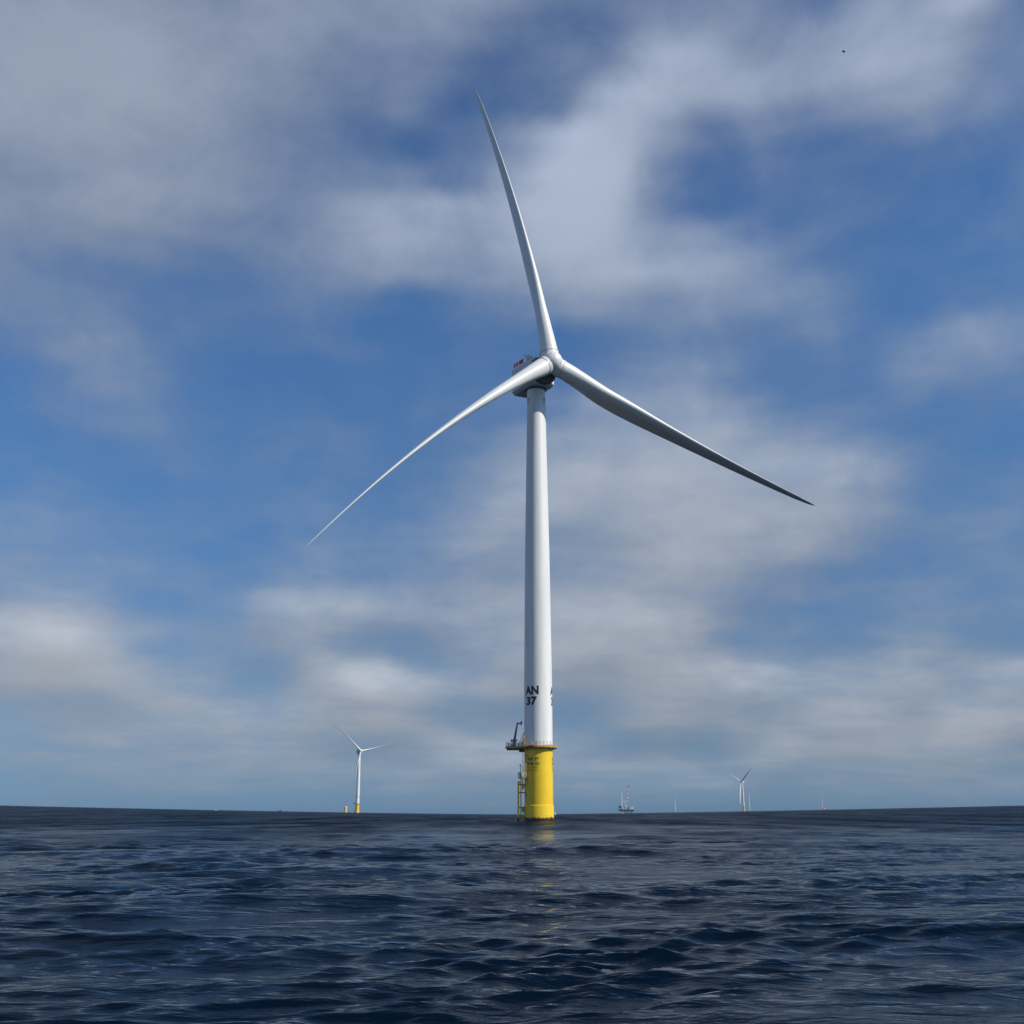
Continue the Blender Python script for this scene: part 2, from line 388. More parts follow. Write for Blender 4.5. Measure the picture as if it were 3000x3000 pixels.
# ------------------------------------------------------------------ mesh helpers
class MB:
    """Collects faces and becomes ONE mesh object."""
    def __init__(self):
        self.v, self.f, self.mi = [], [], []
    def add(self, vs, fs, mi=0):
        o = len(self.v)
        self.v += [tuple(p) for p in vs]
        for f in fs:
            self.f.append([i + o for i in f]); self.mi.append(mi)
        return self
    def box(self, c, s, rz=0.0, mi=0, bevel=0.0, m=None):
        hx, hy, hz = (q / 2 for q in s)
        mat = Matrix.Translation(c) @ (m if m is not None else Matrix.Rotation(rz, 4, 'Z'))
        if bevel <= 0:
            P = [mat @ Vector((a * hx, b * hy, d * hz)) for d in (-1, 1) for b in (-1, 1) for a in (-1, 1)]
            F = [(0, 2, 3, 1), (4, 5, 7, 6), (0, 1, 5, 4), (2, 6, 7, 3), (0, 4, 6, 2), (1, 3, 7, 5)]
            return self.add(P, F, mi)
        b = min(bevel, hx * .9, hy * .9, hz * .9)
        rings = []
        for zz, ins in ((-hz, b), (-hz + b, 0), (hz - b, 0), (hz, b)):
            x, y = hx - ins, hy - ins
            k = b if ins == 0 else b * .5
            rings.append([mat @ Vector(q + (zz,)) for q in ((x - k, -y), (x, -y + k), (x, y - k), (x - k, y), (-x + k, y), (-x, y - k), (-x, -y + k), (-x + k, -y))])
        return self.loft(rings, mi=mi)
    def loft(self, rings, cap=True, mi=0, closed=True):
        n = len(rings[0]); V = [p for r in rings for p in r]; F = []
        for i in range(len(rings) - 1):
            for j in range(n if closed else n - 1):
                k = (j + 1) % n
                F.append((i * n + j, i * n + k, (i + 1) * n + k, (i + 1) * n + j))
        if cap:
            F.append(tuple(reversed(range(n))))
            F.append(tuple((len(rings) - 1) * n + j for j in range(n)))
        return self.add(V, F, mi)
    def tube(self, p0, p1, r0, r1=None, n=10, mi=0):
        r1 = r0 if r1 is None else r1
        p0, p1 = Vector(p0), Vector(p1)
        d = (p1 - p0).normalized()
        u = d.orthogonal().normalized(); w = d.cross(u)
        ring = lambda p, r: [p + u * (r * math.cos(2 * math.pi * k / n)) + w * (r * math.sin(2 * math.pi * k / n)) for k in range(n)]
        return self.loft([ring(p0, r0), ring(p1, r1)], mi=mi)
    def path(self, pts, r, n=6, closed=False, mi=0):
        P = [Vector(p) for p in pts]; rings = []
        m = len(P)
        for i, p in enumerate(P):
            a = P[(i - 1) % m] if (closed or i > 0) else P[i]
            b = P[(i + 1) % m] if (closed or i < m - 1) else P[i]
            d = (b - a).normalized()
            up = Vector((0, 0, 1)) if abs(d.z) < .9 else Vector((1, 0, 0))
            u = d.cross(up).normalized(); w = d.cross(u)
            rings.append([p + u * (r * math.cos(2 * math.pi * k / n)) + w * (r * math.sin(2 * math.pi * k / n)) for k in range(n)])
        if closed:
            rings.append(rings[0])
        return self.loft(rings, cap=not closed, mi=mi)
    def lathe(self, prof, n=64, c=(0, 0, 0), mi=0, cap=True):
        rings = [[(c[0] + r * math.cos(2 * math.pi * k / n), c[1] + r * math.sin(2 * math.pi * k / n), c[2] + z) for k in range(n)] for r, z in prof]
        return self.loft(rings, cap=cap, mi=mi)
    def mesh(self, name, mats, smooth=30):
        me = bpy.data.meshes.new(name)
        me.from_pydata(self.v, [], self.f)
        me.validate()
        for m in (mats if isinstance(mats, (list, tuple)) else [mats]):
            me.materials.append(m)
        if len(me.polygons) == len(self.mi):
            me.polygons.foreach_set('material_index', self.mi)
        bm = bmesh.new(); bm.from_mesh(me)
        bmesh.ops.recalc_face_normals(bm, faces=bm.faces)
        bm.to_mesh(me); bm.free()
        if smooth:
            me.polygons.foreach_set('use_smooth', [True] * len(me.polygons))
            me.set_sharp_from_angle(angle=R(smooth))
        me.update()
        return me
    def build(self, name, mats, parent=None, smooth=30, matrix=None):
        o = bpy.data.objects.new(name, self.mesh(name, mats, smooth))
        return link(o, parent, matrix)

def link(o, parent=None, matrix=None):
    COL.objects.link(o)
    if parent is not None:
        o.parent = parent
    if matrix is not None:
        o.matrix_local = matrix
    return o

def thing(name, label, cat, loc=(0, 0, 0), rz=0.0, group=None):
    o = bpy.data.objects.new(name, None)
    o.empty_display_size = 1.0
    COL.objects.link(o)
    o.location = loc; o.rotation_euler = (0, 0, rz)
    o['label'] = label; o['category'] = cat
    if group:
        o['group'] = group
    return o

def tag(o, label, cat, group=None):
    o['label'] = label; o['category'] = cat
    if group:
        o['group'] = group

def part_copy(src, parent, deep=()):
    c = src.copy(); COL.objects.link(c); c.parent = parent
    for ch in src.children:
        if ch.name.split('.')[0] in deep:
            d = ch.copy(); COL.objects.link(d); d.parent = c
    return c

def lettering_mesh(name, lines, radius_at, centre_deg, mat, bold=0.0):
    """Words laid round a cylinder standing on Z. lines: (text, cap height, width, baseline z)."""
    bm = bmesh.new()
    for text, cap, width, z0 in lines:
        cu = bpy.data.curves.new('words', 'FONT')
        cu.body = text
        cu.size = 1.0
        cu.offset = bold
        cu.resolution_u = 6
        ob = bpy.data.objects.new('words', cu)
        COL.objects.link(ob)
        bpy.context.view_layer.update()
        me = ob.evaluated_get(bpy.context.evaluated_depsgraph_get()).to_mesh()
        P = np.array([v.co[:] for v in me.vertices])
        lo, hi = P.min(0), P.max(0)
        t = bmesh.new(); t.from_mesh(me)
        ob.to_mesh_clear()
        bpy.data.objects.remove(ob); bpy.data.curves.remove(cu)
        sx, sy = width / (hi[0] - lo[0]), cap / (hi[1] - lo[1])
        for v in t.verts:
            v.co = ((v.co.x - (lo[0] + hi[0]) / 2) * sx, (v.co.y - lo[1]) * sy, 0)
        x = -width / 2
        while x < width / 2:                                   # cut so that the letters can follow the curve
            bmesh.ops.bisect_plane(t, geom=t.verts[:] + t.edges[:] + t.faces[:], plane_co=(x, 0, 0), plane_no=(1, 0, 0))
            x += 0.12
        for v in t.verts:
            z = z0 + v.co.y
            r = radius_at(z) + 0.012
            a = R(centre_deg) + v.co.x / radius_at(z)          # 0 = towards -Y, positive = towards +X
            v.co = (r * math.sin(a), -r * math.cos(a), z)
        tm = bpy.data.meshes.new('t'); t.to_mesh(tm); t.free()
        bm.from_mesh(tm); bpy.data.meshes.remove(tm)
    me = bpy.data.meshes.new(name); bm.to_mesh(me); bm.free()
    me.materials.append(mat)
    return me

# ------------------------------------------------------------------ sea
def swell_rise(X, Y):
    """The far sea stands a little higher to both sides (the bowed horizon)."""
    q = np.clip(np.abs(X) / np.maximum(Y, 1.0) * 2.179, 0, 1.25) ** 1.35
    t = np.clip((Y - 150) / 1500.0, 0, 1); t = t * t * (3 - 2 * t)
    return np.maximum(Y, 0) * 0.00766 * q * t

def build_sea():
    rng = np.random.default_rng(11)
    oy = -6.0
    r = [1.5]
    while r[-1] < 17000:
        k = 0.0042 if r[-1] < 90 else (0.0062 if r[-1] < 1500 else 0.02)
        r.append(r[-1] * (1 + max(k, 0.05 / r[-1] if r[-1] < 12 else 0)))
    r = np.array(r, dtype=np.float32)
    fine = np.arange(-0.62, 0.6201, 0.00155)
    side = np.arange(0.63, 1.45, 0.012)
    th = np.concatenate([-side[::-1], fine, side]).astype(np.float32)
    RR, TT = np.meshgrid(r, th, indexing='ij')
    X = RR * np.sin(TT); Y = RR * np.cos(TT) + oy
    n_r, n_t = X.shape
    dr = np.gradient(r)[:, None] * np.ones((1, n_t), np.float32)
    # wind sea running towards the camera, broad spread, plus a longer low swell
    N = 190
    lam = np.exp(np.linspace(math.log(0.30), math.log(34.0), N))
    lam *= rng.uniform(0.97, 1.03, N)
    k = 2 * math.pi / lam
    # slope carried by each component, by wavelength
    slope = np.interp(np.log(lam), np.log([.38, 1, 3, 6, 10, 16, 34]), [.0285, .0260, .0165, .0115, .0110, .0085, .0040])
    amp = slope * lam / (2 * math.pi) * rng.uniform(0.4, 1.6, N)
    spread = np.where(lam > 2.5, 0.30, 0.50)
    ang = -math.pi / 2 + 0.16 + rng.normal(0, 1, N) * spread
    ph = rng.uniform(0, 2 * math.pi, N)
    Z = np.zeros_like(X); DX = np.zeros_like(X); DY = np.zeros_like(X)
    # groups: wave height waxes and wanes over tens of metres
    def groups(scale, n, seed):
        r2 = np.random.default_rng(seed); g = np.zeros_like(X)
        for _ in range(n):
            q, f, p = r2.uniform(0, 2 * math.pi), 2 * math.pi / (scale * r2.uniform(.7, 1.8)), r2.uniform(0, 6.28)
            g += np.sin((X * math.cos(q) + Y * math.sin(q)) * f + p).astype(np.float32)
        return g / math.sqrt(n / 2)
    G1 = np.clip(0.95 + 0.36 * groups(34, 7, 3), .15, 2)
    G2 = np.clip(0.95 + 0.40 * groups(9, 8, 5), .15, 2)
    for i in range(N):
        kx, ky = k[i] * math.cos(ang[i]), k[i] * math.sin(ang[i])
        p = (kx * X + ky * Y + ph[i]).astype(np.float32)
        fade = np.clip(lam[i] / (dr * 2.6) - 0.55, 0, 1)
        a = amp[i] * fade * (G1 if lam[i] > 2.5 else G2)
        s, c = np.sin(p), np.cos(p)
        Z += a * c
        q = 0.62 if lam[i] > 4 else 0.88
        DX -= q * a * (kx / k[i]) * s
        DY -= q * a * (ky / k[i]) * s
    Z += swell_rise(X, Y) - 0.10
    V = np.stack([X + DX, Y + DY, Z], -1).reshape(-1, 3).astype(np.float32)
    idx = np.arange(n_r * n_t, dtype=np.int32).reshape(n_r, n_t)
    F = np.stack([idx[:-1, :-1], idx[:-1, 1:], idx[1:, 1:], idx[1:, :-1]], -1).reshape(-1, 4)
    F = F[:, ::-1]
    me = bpy.data.meshes.new('sea')
    me.vertices.add(len(V)); me.vertices.foreach_set('co', V.ravel())
    me.loops.add(F.size); me.loops.foreach_set('vertex_index', np.ascontiguousarray(F).ravel())
    me.polygons.add(len(F))
    me.polygons.foreach_set('loop_start', np.arange(0, F.size, 4, dtype=np.int32))
    me.polygons.foreach_set('loop_total', np.full(len(F), 4, dtype=np.int32))
    me.update(calc_edges=True)
    me.polygons.foreach_set('use_smooth', np.ones(len(F), dtype=bool))
    me.materials.append(M['water'])
    o = bpy.data.objects.new('sea', me); COL.objects.link(o)
    o['kind'] = 'structure'
    return o
sea = build_sea()

CP, SP = math.cos(R(PITCH)), math.sin(R(PITCH))
def spot(px, Y):
    """Water level point at distance Y whose bearing matches column px of the 3000 px photograph."""
    X = (px - 1500) / 3146.3 * (Y * CP - CAM_H * SP)
    return (X, Y, float(swell_rise(np.array(X), np.array(Y))))

# ------------------------------------------------------------------ the big turbine
DECK_Z = 21.66
TOWER = [(4.265, 21.6), (4.27, 42.3), (3.84, 83.0), (3.22, 119.0), (2.95, 139.6)]
def tower_r(z):
    return float(np.interp(z, [t[1] for t in TOWER], [t[0] for t in TOWER]))
def found_r(z):
    return 4.25
HUB_Z = CAM_H + 140.76
YAW, TILT, OVER, CONE = 0.4928, 0.1565, 9.785, 0.0298
TT_ = np.linspace(0, 2 * np.pi, 48, endpoint=False)

def chord(r): return np.interp(r, [0, 4, 12, 20, 27, 35, 50, 70, 90, 102, 108, 110], [5.85, 5.85, 6.5, 7.3, 7.6, 7.25, 5.9, 4.3, 2.95, 2.1, 1.2, .3])
def thick(r): return np.interp(r, [0, 4, 12, 20, 27, 35, 50, 70, 90, 110], [1, 1, .72, .5, .41, .35, .28, .23, .19, .17])
def twist(r): return math.radians(np.interp(r, [0, 12, 25, 40, 60, 85, 110], [12, 12, 9, 5.5, 2.5, .5, 0]))
BETA = 0.0537

def blade_frame(r, b2, b3):
    t = r / 110.0
    off_t = b2 * t * t + b3 * t ** 3
    off_a = r * CONE - 2.915 * t * t
    be = BETA + twist(r)
    return off_t, off_a, be
def blade_pt(r, cc, nn, b2, b3):
    ot, oa, be = blade_frame(r, b2, b3)
    t = ot + cc * math.sin(be) + nn * math.cos(be)
    a = oa + cc * math.cos(be) - nn * math.sin(be)
    return (-t, -a, r)
def blade_mesh(b2, b3):
    mb = MB(); rings = []
    rr = list(np.linspace(BLADE_R0, 14, 12)) + list(np.linspace(16, 104, 45)) + [105.5, 107, 108.3, 109.2, 109.8, 110]
    for r in rr:
        ch, tk = float(chord(r)), float(thick(r))
        w = min(max((r - 4.5) / 18, 0), 1); w = w * w * (3 - 2 * w)
        xc = (1 - np.cos(TT_)) / 2
        yt = 5 * tk * (.2969 * np.sqrt(xc) - .126 * xc - .3516 * xc ** 2 + .2843 * xc ** 3 - .1036 * xc ** 4)
        cc = ch * ((1 - w) * np.cos(TT_) * .5 + w * (.33 - xc))
        nn = ch * ((1 - w) * np.sin(TT_) * .5 * tk + w * np.where(np.sin(TT_) >= 0, yt, -yt))
        rings.append([blade_pt(r, c, n, b2, b3) for c, n in zip(cc, nn)])
    mb.loft(rings)
    return mb.mesh('blade', M['blade'], 40)
def spoiler_mesh(b2, b3):
    """Comb-edged strip along the trailing edge near the root."""
    mb = MB()
    for i in range(24):
        r0 = 6.2 + i * 0.36
        c0 = -float(chord(r0)) * .5 - .02
        P = []
        for r, dc in ((r0, .25), (r0 + .30, .25), (r0 + .30, -.42), (r0, -.42)):
            P.append((r, c0 + dc))
        q = [blade_pt(r, c, .05, b2, b3) for r, c in P] + [blade_pt(r, c, -.05, b2, b3) for r, c in P]
        mb.add(q, [(0, 1, 2, 3), (7, 6, 5, 4), (0, 4, 5, 1), (1, 5, 6, 2), (2, 6, 7, 3), (3, 7, 4, 0)])
    return mb.mesh('trailing_edge_comb', M['crane'], 0)
BLADE_R0 = 3.75

def hub_matrix(yaw):
    return Matrix.Translation((0, 0, HUB_Z)) @ Matrix.Rotation(yaw, 4, 'Z') @ Matrix.Translation((0, -OVER, 0)) @ Matrix.Rotation(-TILT, 4, 'X')
def nacelle_matrix(yaw):
    return Matrix.Translation((0, 0, HUB_Z)) @ Matrix.Rotation(yaw, 4, 'Z')
def blade_matrix(yaw, phi):
    c, s = math.cos(phi), math.sin(phi)
    d = Vector((c, 0, s)); t = Vector((-s, 0, c)); a = Vector((0, -1, 0))
    m = Matrix((( -t.x, -a.x, d.x, 0), (-t.y, -a.y, d.y, 0), (-t.z, -a.z, d.z, 0), (0, 0, 0, 1)))
    return hub_matrix(yaw) @ m

def railing(mb, pts, h=1.15, r=0.035, closed=False, step=1, post=0.045, bars=3):
    for k in range(bars):
        z = h * (k + 1) / bars
        mb.path([(p[0], p[1], p[2] + z) for p in pts], r, 6, closed)
    for p in pts[::step]:
        mb.tube(p, (p[0], p[1], p[2] + h), post, n=6)

def build_turbine():
    X0, Y0 = 7.978, 330.57
    root = thing('wind_turbine', 'tall white wind turbine on a yellow foundation marked AN 37, nearest of all the turbines', 'wind turbine', (X0, Y0, 0), 0, 'offshore wind turbines')
    # ---- yellow foundation
    mb = MB()
    mb.lathe([(4.25, 4.0), (4.25, 20.6), (4.32, 20.7), (4.32, 21.05), (4.2, 21.1)], 96)
    fo = mb.build('foundation', M['yellow'], root)
    mb = MB()
    mb.lathe([(4.30, 4.62), (4.44, 4.52), (4.46, 4.40), (4.46, -6)], 96, cap=False)
    mb.lathe([(4.252, 4.66), (4.44, 4.52)], 96, cap=False)
    mb.build('foundation_collar', M['yellow'], fo)
    lines_a = [('AN 37', 1.02, 3.75, 17.30), ('VW 01', 1.02, 4.0, 15.93)]
    lines_b = [('AIR DRAFT', 0.50, 3.75, 15.10), ('88 FT H.A.T.', 0.50, 3.85, 14.28)]
    for k in range(3):
        c = -25.5 + 119 * k
        link(bpy.data.objects.new('lettering', lettering_mesh('lettering', lines_a, found_r, c, M['black'], 0.026)), fo)
        link(bpy.data.objects.new('small_lettering', lettering_mesh('small_lettering', lines_b, found_r, c, M['faded'], 0.0)), fo)
    mb = MB()
    a = R(-66); rr = 4.34
    mb.box((rr * math.sin(a), -rr * math.cos(a), 7.45), (.85, .10, .75), a, bevel=.03)
    mb.build('notice_plate', M['galv'], fo)
    mb = MB(); mb.tube((4.25 * math.sin(R(-72)), -4.25 * math.cos(R(-72)), 7.98), (4.7 * math.sin(R(-60)), -4.7 * math.cos(R(-60)), 7.98), .09)
    mb.build('bracket_bar', M['red'], fo)
    # ---- platform
    RD, T = 5.50, 0.50
    mb = MB()
    outline = []
    ext_y0, ext_y1, ext_x = -0.8, 5.0, -9.9
    a0 = math.asin(ext_y0 / RD)
    a1 = math.asin(ext_y1 / RD)
    # counter-clockwise from the front-left corner of the extension
    start = math.pi - a0; 
    n = 72
    aa = np.linspace(math.pi + math.asin(-ext_y0 / RD), 2 * math.pi + math.pi - math.asin(ext_y1 / RD), n)
    ring = [(RD * math.cos(q), RD * math.sin(q)) for q in aa]
    ring += [(ext_x + 1.0, ext_y1), (ext_x, ext_y1 - 1.0), (ext_x, ext_y0 + .8), (ext_x + .8, ext_y0)]
    mb.loft([[(x, y, DECK_Z - T) for x, y in ring], [(x, y, DECK_Z) for x, y in ring]])
    # beams under the deck
    for k in range(20):
        q = 2 * math.pi * k / 20 + .1
        mb.box((4.85 * math.cos(q), 4.85 * math.sin(q), DECK_Z - T - .16), (1.1, .16, .32), q)
    for yy in (-.4, 2.0, 4.4):
        mb.box((-7.0, yy, DECK_Z - T - .2), (5.2, .26, .4))
    pl = mb.build('platform', M['grating'], root)
    mb = MB()                                                   # yellow edge plates between the posts
    m_pts = len(ring)
    for i in range(m_pts):
        p, q = Vector(ring[i]), Vector(ring[(i + 1) % m_pts])
        if (q - p).length < .05: continue
        mid = (p + q) / 2; d = q - p
        ang = math.atan2(d.y, d.x)
        nrm = Vector((d.y, -d.x)).normalized()
        if R(237) < (math.atan2(mid.y, mid.x) % (2 * math.pi)) < R(254): continue
        gap = .05 if i % 2 else 0.0
        mb.box((mid.x + nrm.x * .035, mid.y + nrm.y * .035, DECK_Z - .22), (d.length - gap * 1.6, .06, .56), ang)
    mb.build('edge_plate', M['yellow_steel'], pl, smooth=0)
    mb = MB()
    mb.lathe([(5.3, DECK_Z - T - .10), (5.46, DECK_Z - T - .10), (5.46, DECK_Z - T - .005), (5.3, DECK_Z - T - .005)], 72, cap=False)
    mb.build('rim_beam', M['red'], pl)
    mb = MB()
    pts = [(x * .988, y * .988, DECK_Z) for x, y in ring]
    dense = []
    for i, p in enumerate(pts):
        dense.append(p)
        q = pts[(i + 1) % len(pts)]
        L = math.dist(p, q)
        if L > 1.3:
            for k in range(1, int(L // .95)):
                t = k / int(L // .95)
                dense.append(tuple(p[j] + (q[j] - p[j]) * t for j in range(3)))
    for k in range(3):
        mb.path([(p[0], p[1], DECK_Z + .42 * (k + 1)) for p in dense], .045, 6, True)
    acc = 9.0
    for i, p in enumerate(dense):
        if i: acc += math.dist(p, dense[i - 1])
        if acc > .88:
            mb.tube(p, (p[0], p[1], DECK_Z + 1.30), .075, n=6); acc = 0
    mb.build('railing', M['galv'], pl)
    mb = MB()
    g0 = R(-14)
    for s in (-1, 1):
        q = R(-14 + s * 7.5)
        mb = MB(); mb.tube((5.5 * math.sin(q), -5.5 * math.cos(q), DECK_Z - .5), (5.5 * math.sin(q), -5.5 * math.cos(q), DECK_Z + 1.35), .085, n=8)
        mb.build('gate_post', M['yellow_steel'], pl)
    mb = MB()
    q = R(-24.5); mb.box((5.53 * math.sin(q), -5.53 * math.cos(q), DECK_Z - .22), (1.55, .09, .58), q, bevel=.02)
    mb.build('access_gate', M['red'], pl)
    mb = MB()
    mb.box((-4.9, 1.4, DECK_Z - 1.05), (1.9, 2.4, 1.0), bevel=.05)
    mb.build('underslung_tank', M['dark_steel'], pl)
    mb = MB(); mb.box((-6.9, .6, DECK_Z - .82), (2.0, 2.0, .5), bevel=.05)
    mb.build('cable_box', M['dark_steel'], pl)
    mb = MB()
    for x, y, w, h in ((-6.0, -.2, .55, 1.0), (-8.3, -.1, .4, .85), (-4.85, -1.0, .5, 1.35), (-7.6, 2.2, 1.4, .9), (-9.0, .8, .5, 1.0)):
        mb = MB(); mb.box((x, y, DECK_Z + h / 2 + .01), (w, w * .8, h), .1, bevel=.04)
        mb.build('deck_cabinet', M['nacelle'], pl)
    mb = MB()
    mb.tube((-4.25, -2.95, DECK_Z), (-4.25, -2.95, DECK_Z + 2.75), .17, n=14)
    mb.lathe([(.17, 0), (.12, .12), (.02, .17)], 14, (-4.25, -2.95, DECK_Z + 2.75))
    mb.build('bollard_post', M['yellow_steel'], pl)
    mb = MB(); mb.tube((-3.35, -3.7, DECK_Z), (-3.35, -3.7, DECK_Z + 1.7), .09, n=8)
    mb.build('signal_post', M['yellow_steel'], pl)
    for p, q, rr_ in (((-6.0, -.6, .7), (-4.3, .6, 4.3), .075), ((-5.55, -.6, .3), (-4.3, .3, 3.9), .06), ((-5.1, -.8, 0), (-4.35, -.5, 2.6), .13)):
        mb = MB(); mb.tube((p[0], p[1], DECK_Z + p[2]), (q[0], q[1], DECK_Z + q[2]), rr_, n=8)
        mb.build('stay_bar', M['dark_steel'], pl)
    mb = MB()
    for q in (R(8), R(40)):
        mb = MB(); mb.tube((4.9 * math.sin(q), -4.9 * math.cos(q), DECK_Z - .95), (4.9 * math.sin(q), -4.9 * math.cos(q), DECK_Z - .5), .16, n=10)
        mb.build('deck_lamp', M['dark_steel'], pl)
    for q in (R(84), R(88), R(92)):
        mb = MB(); mb.tube((4.9 * math.sin(q), -4.9 * math.cos(q), DECK_Z - .85), (4.9 * math.sin(q), -4.9 * math.cos(q), DECK_Z - .5), .10, n=8)
        mb.build('navigation_lamp', M['dark_steel'], pl)
    # ---- davit crane
    cx, cy = -7.25, 1.0
    mb = MB()
    mb.tube((cx, cy, DECK_Z), (cx, cy, DECK_Z + 1.5), .45, .42, 20)
    mb.lathe([(.62, 0), (.62, .18), (.45, .2)], 20, (cx, cy, DECK_Z + 1.45))
    mb.box((cx, cy, DECK_Z + 1.95), (1.0, .8, .7), bevel=.1)
    mb.box((cx - .85, cy - .1, DECK_Z + 1.75), (.55, .7, .75), bevel=.08)
    mb.box((cx + .7, cy - .1, DECK_Z + 1.9), (.5, .4, .35), bevel=.05)
    dv = mb.build('davit_crane', M['crane'], root)
    mb = MB()
    tip = (cx + .92, cy, DECK_Z + 7.0)
    mb.tube((cx + .05, cy, DECK_Z + 2.1), (cx + .55, cy, DECK_Z + 5.0), .38, .32, 12)
    mb.tube((cx + .50, cy, DECK_Z + 4.7), tip, .28, .24, 12)
    mb.tube((tip[0] - .05, cy, tip[2] + .25), (tip[0] - .02, cy, tip[2] - .15), .17, n=10)
    mb.tube((tip[0], cy, tip[2] - .15), (tip[0] + 1.15, cy, tip[2] + .05), .21, .18, 10)
    mb.tube((cx - .25, cy - .3, DECK_Z + 2.0), (cx + .30, cy - .1, DECK_Z + 4.2), .08, n=8)
    mb.build('boom', M['crane'], dv)
    mb = MB()
    hx = tip[0] + 1.2
    mb.box((hx, cy, tip[2] + .08), (.46, .36, .85), bevel=.05)
    mb.tube((hx, cy, tip[2] + .4), (hx + .02, cy, tip[2] + .72), .06, n=8)
    mb.box((hx - .28, cy, tip[2] - .48), (.14, .16, .42), bevel=.03)
    mb.box((hx + .08, cy, tip[2] - .42), (.14, .16, .50), bevel=.03)
    mb.build('hook_block', M['dark_steel'], dv)
    # ---- boat landing, ladders, resting platform
    bl = MB()
    fx, lx, yc = -6.1, -5.32, -0.45
    bl.path([(-4.25, yc - .9, 10.0), (-5.0, yc - .9, 10.4)], .14, 8)
    bl.path([(-4.25, yc + .9, 10.0), (-5.0, yc + .9, 10.4)], .14, 8)
    for zb in (10.55, 8.2, 3.95, 1.35):
        for s in (-.9, .9):
            bl.tube((fx, yc + s, zb), (-3.9, yc + s, zb), .19, n=10)
        bl.tube((fx + .45, yc - .9, zb), (fx + .45, yc + .9, zb), .11, n=10)
    for zb in (9.75, 3.3):
        bl.box((-4.75, yc - .9, zb), (.55, .3, 1.4), bevel=.04)
        bl.box((-4.75, yc + .9, zb), (.55, .3, 1.4), bevel=.04)
    bo = bl.build('boat_landing', M['yellow_steel'], root)
    for s in (-.9, .9):
        mb = MB(); mb.tube((fx, yc + s, -4.0), (fx, yc + s, 11.2), .26, n=18)
        mb.path([(fx, yc + s, 11.1), (fx + .05, yc + s, 11.35), (fx + .3, yc + s, 11.4), (fx + .5, yc + s, 11.0)], .16, 10)
        mb.build('fender_tube', M['yellow'], bo)
    mb = MB()
    for s in (-.28, .28):
        mb.tube((lx, yc + s, -3), (lx, yc + s, 13.6), .15, n=8)
        mb.tube((lx + .55, yc + s, 9.8), (lx + .55, yc + s, 12.6), .14, n=8)
    zz = -2.0
    while zz < 13.5:
        mb.tube((lx, yc - .28, zz), (lx, yc + .28, zz), .03, n=6); zz += .33
    mb.build('ladder', M['yellow_steel'], bo)
    mb = MB()
    px0, px1, py0, py1, pz = -6.15, -3.75, -3.35, -.2, 12.75
    pring = [(px0 + 1.15, py0), (px1, py0), (px1, py1), (px0, py1), (px0, py0 + 1.0)]
    mb.loft([[(x, y, pz - .48) for x, y in pring], [(x, y, pz) for x, y in pring]])
    rp = mb.build('resting_platform', M['yellow_steel'], root, smooth=0)
    mb = MB()
    rl = [(-3.75, -3.3, pz), (-4.35, -3.3, pz), (-5.0, -3.3, pz), (-5.55, -2.8, pz), (-6.1, -2.35, pz), (-6.1, -1.3, pz), (-6.1, -.25, pz), (-5.0, -.25, pz), (-4.0, -.25, pz)]
    railing(mb, rl, 1.25, .05, post=.06)
    for a, b in (((-4.95, -3.3), (-4.3, -3.3)), ((-6.1, -2.3), (-6.1, -1.35)), ((-5.55, -2.8), (-6.1, -2.35))):
        mb.box(((a[0] + b[0]) / 2, (a[1] + b[1]) / 2, pz + .62), (math.dist(a, b), .04, .95), math.atan2(b[1] - a[1], b[0] - a[0]))
    mb.build('guard_rail', M['cream'], rp)
    mb = MB()
    mb.tube((-5.38, -2.9, pz), (-5.38, -2.9, pz + 3.55), .13, n=10)
    mb.tube((-5.38, -2.9, pz + 3.45), (-5.75, -2.9, pz + 3.3), .14, n=8)
    mb.build('hoist_post', M['crane'], rp)
    mb = MB()
    mb.tube((-4.0, -3.2, pz), (-4.0, -3.2, DECK_Z - .55), .14, n=10)
    for zb in (14.5, 16.6, 18.7, 20.4):
        mb.tube((-4.0, -3.2, zb), (-3.2, -2.85, zb), .06, n=6)
    mb.build('cable_pipe', M['yellow_steel'], rp)
    mb = MB()
    for s in (-.26, .26):
        mb.tube((-4.72, -1.9 + s, pz), (-4.72, -1.9 + s, DECK_Z - .5), .07, n=8)
    zz = pz + .3
    while zz < DECK_Z - .6:
        mb.tube((-4.72, -2.16, zz), (-4.72, -1.64, zz), .03, n=6); zz += .33
    for zb in (14.6, 16.8, 19.0):
        mb.tube((-4.72, -2.16, zb), (-3.6, -2.16, zb), .05, n=6)
    mb.build('upper_ladder', M['yellow_steel'], rp)
    # ---- tower
    mb = MB()
    prof = []
    for z in np.concatenate([[21.6], np.arange(23, 139.6, 2.9), [139.6]]):
        prof.append((tower_r(z), float(z)))
    prof.sort(key=lambda p: p[1])
    mb.lathe(prof, 128)
    tw = mb.build('tower', M['white'], root)
    for k in range(3):
        c = -31.0 + 120 * k if k < 2 else -31.0 - 118
        lines = [('AN', 2.62, 4.75, 36.80), ('37', 2.62, 3.75, 33.60)]
        link(bpy.data.objects.new('lettering', lettering_mesh('lettering', lines, tower_r, c, M['black'], 0.045)), tw)
        link(bpy.data.objects.new('small_lettering', lettering_mesh('small_lettering', [('AN', .75, 1.35, 132.6), ('37', .75, 1.2, 131.6)], tower_r, -62 + 120 * k, M['black'], 0.02)), tw)
    # ---- nacelle
    def nac_ring(y, hw, z0, z1, cb, ct):
        return [(-hw + cb, y, z0), (hw - cb, y, z0), (hw, y, z0 + cb), (hw, y, z1 - ct), (hw - ct, y, z1), (-hw + ct, y, z1), (-hw, y, z1 - ct), (-hw, y, z0 + cb)]
    mb = MB()
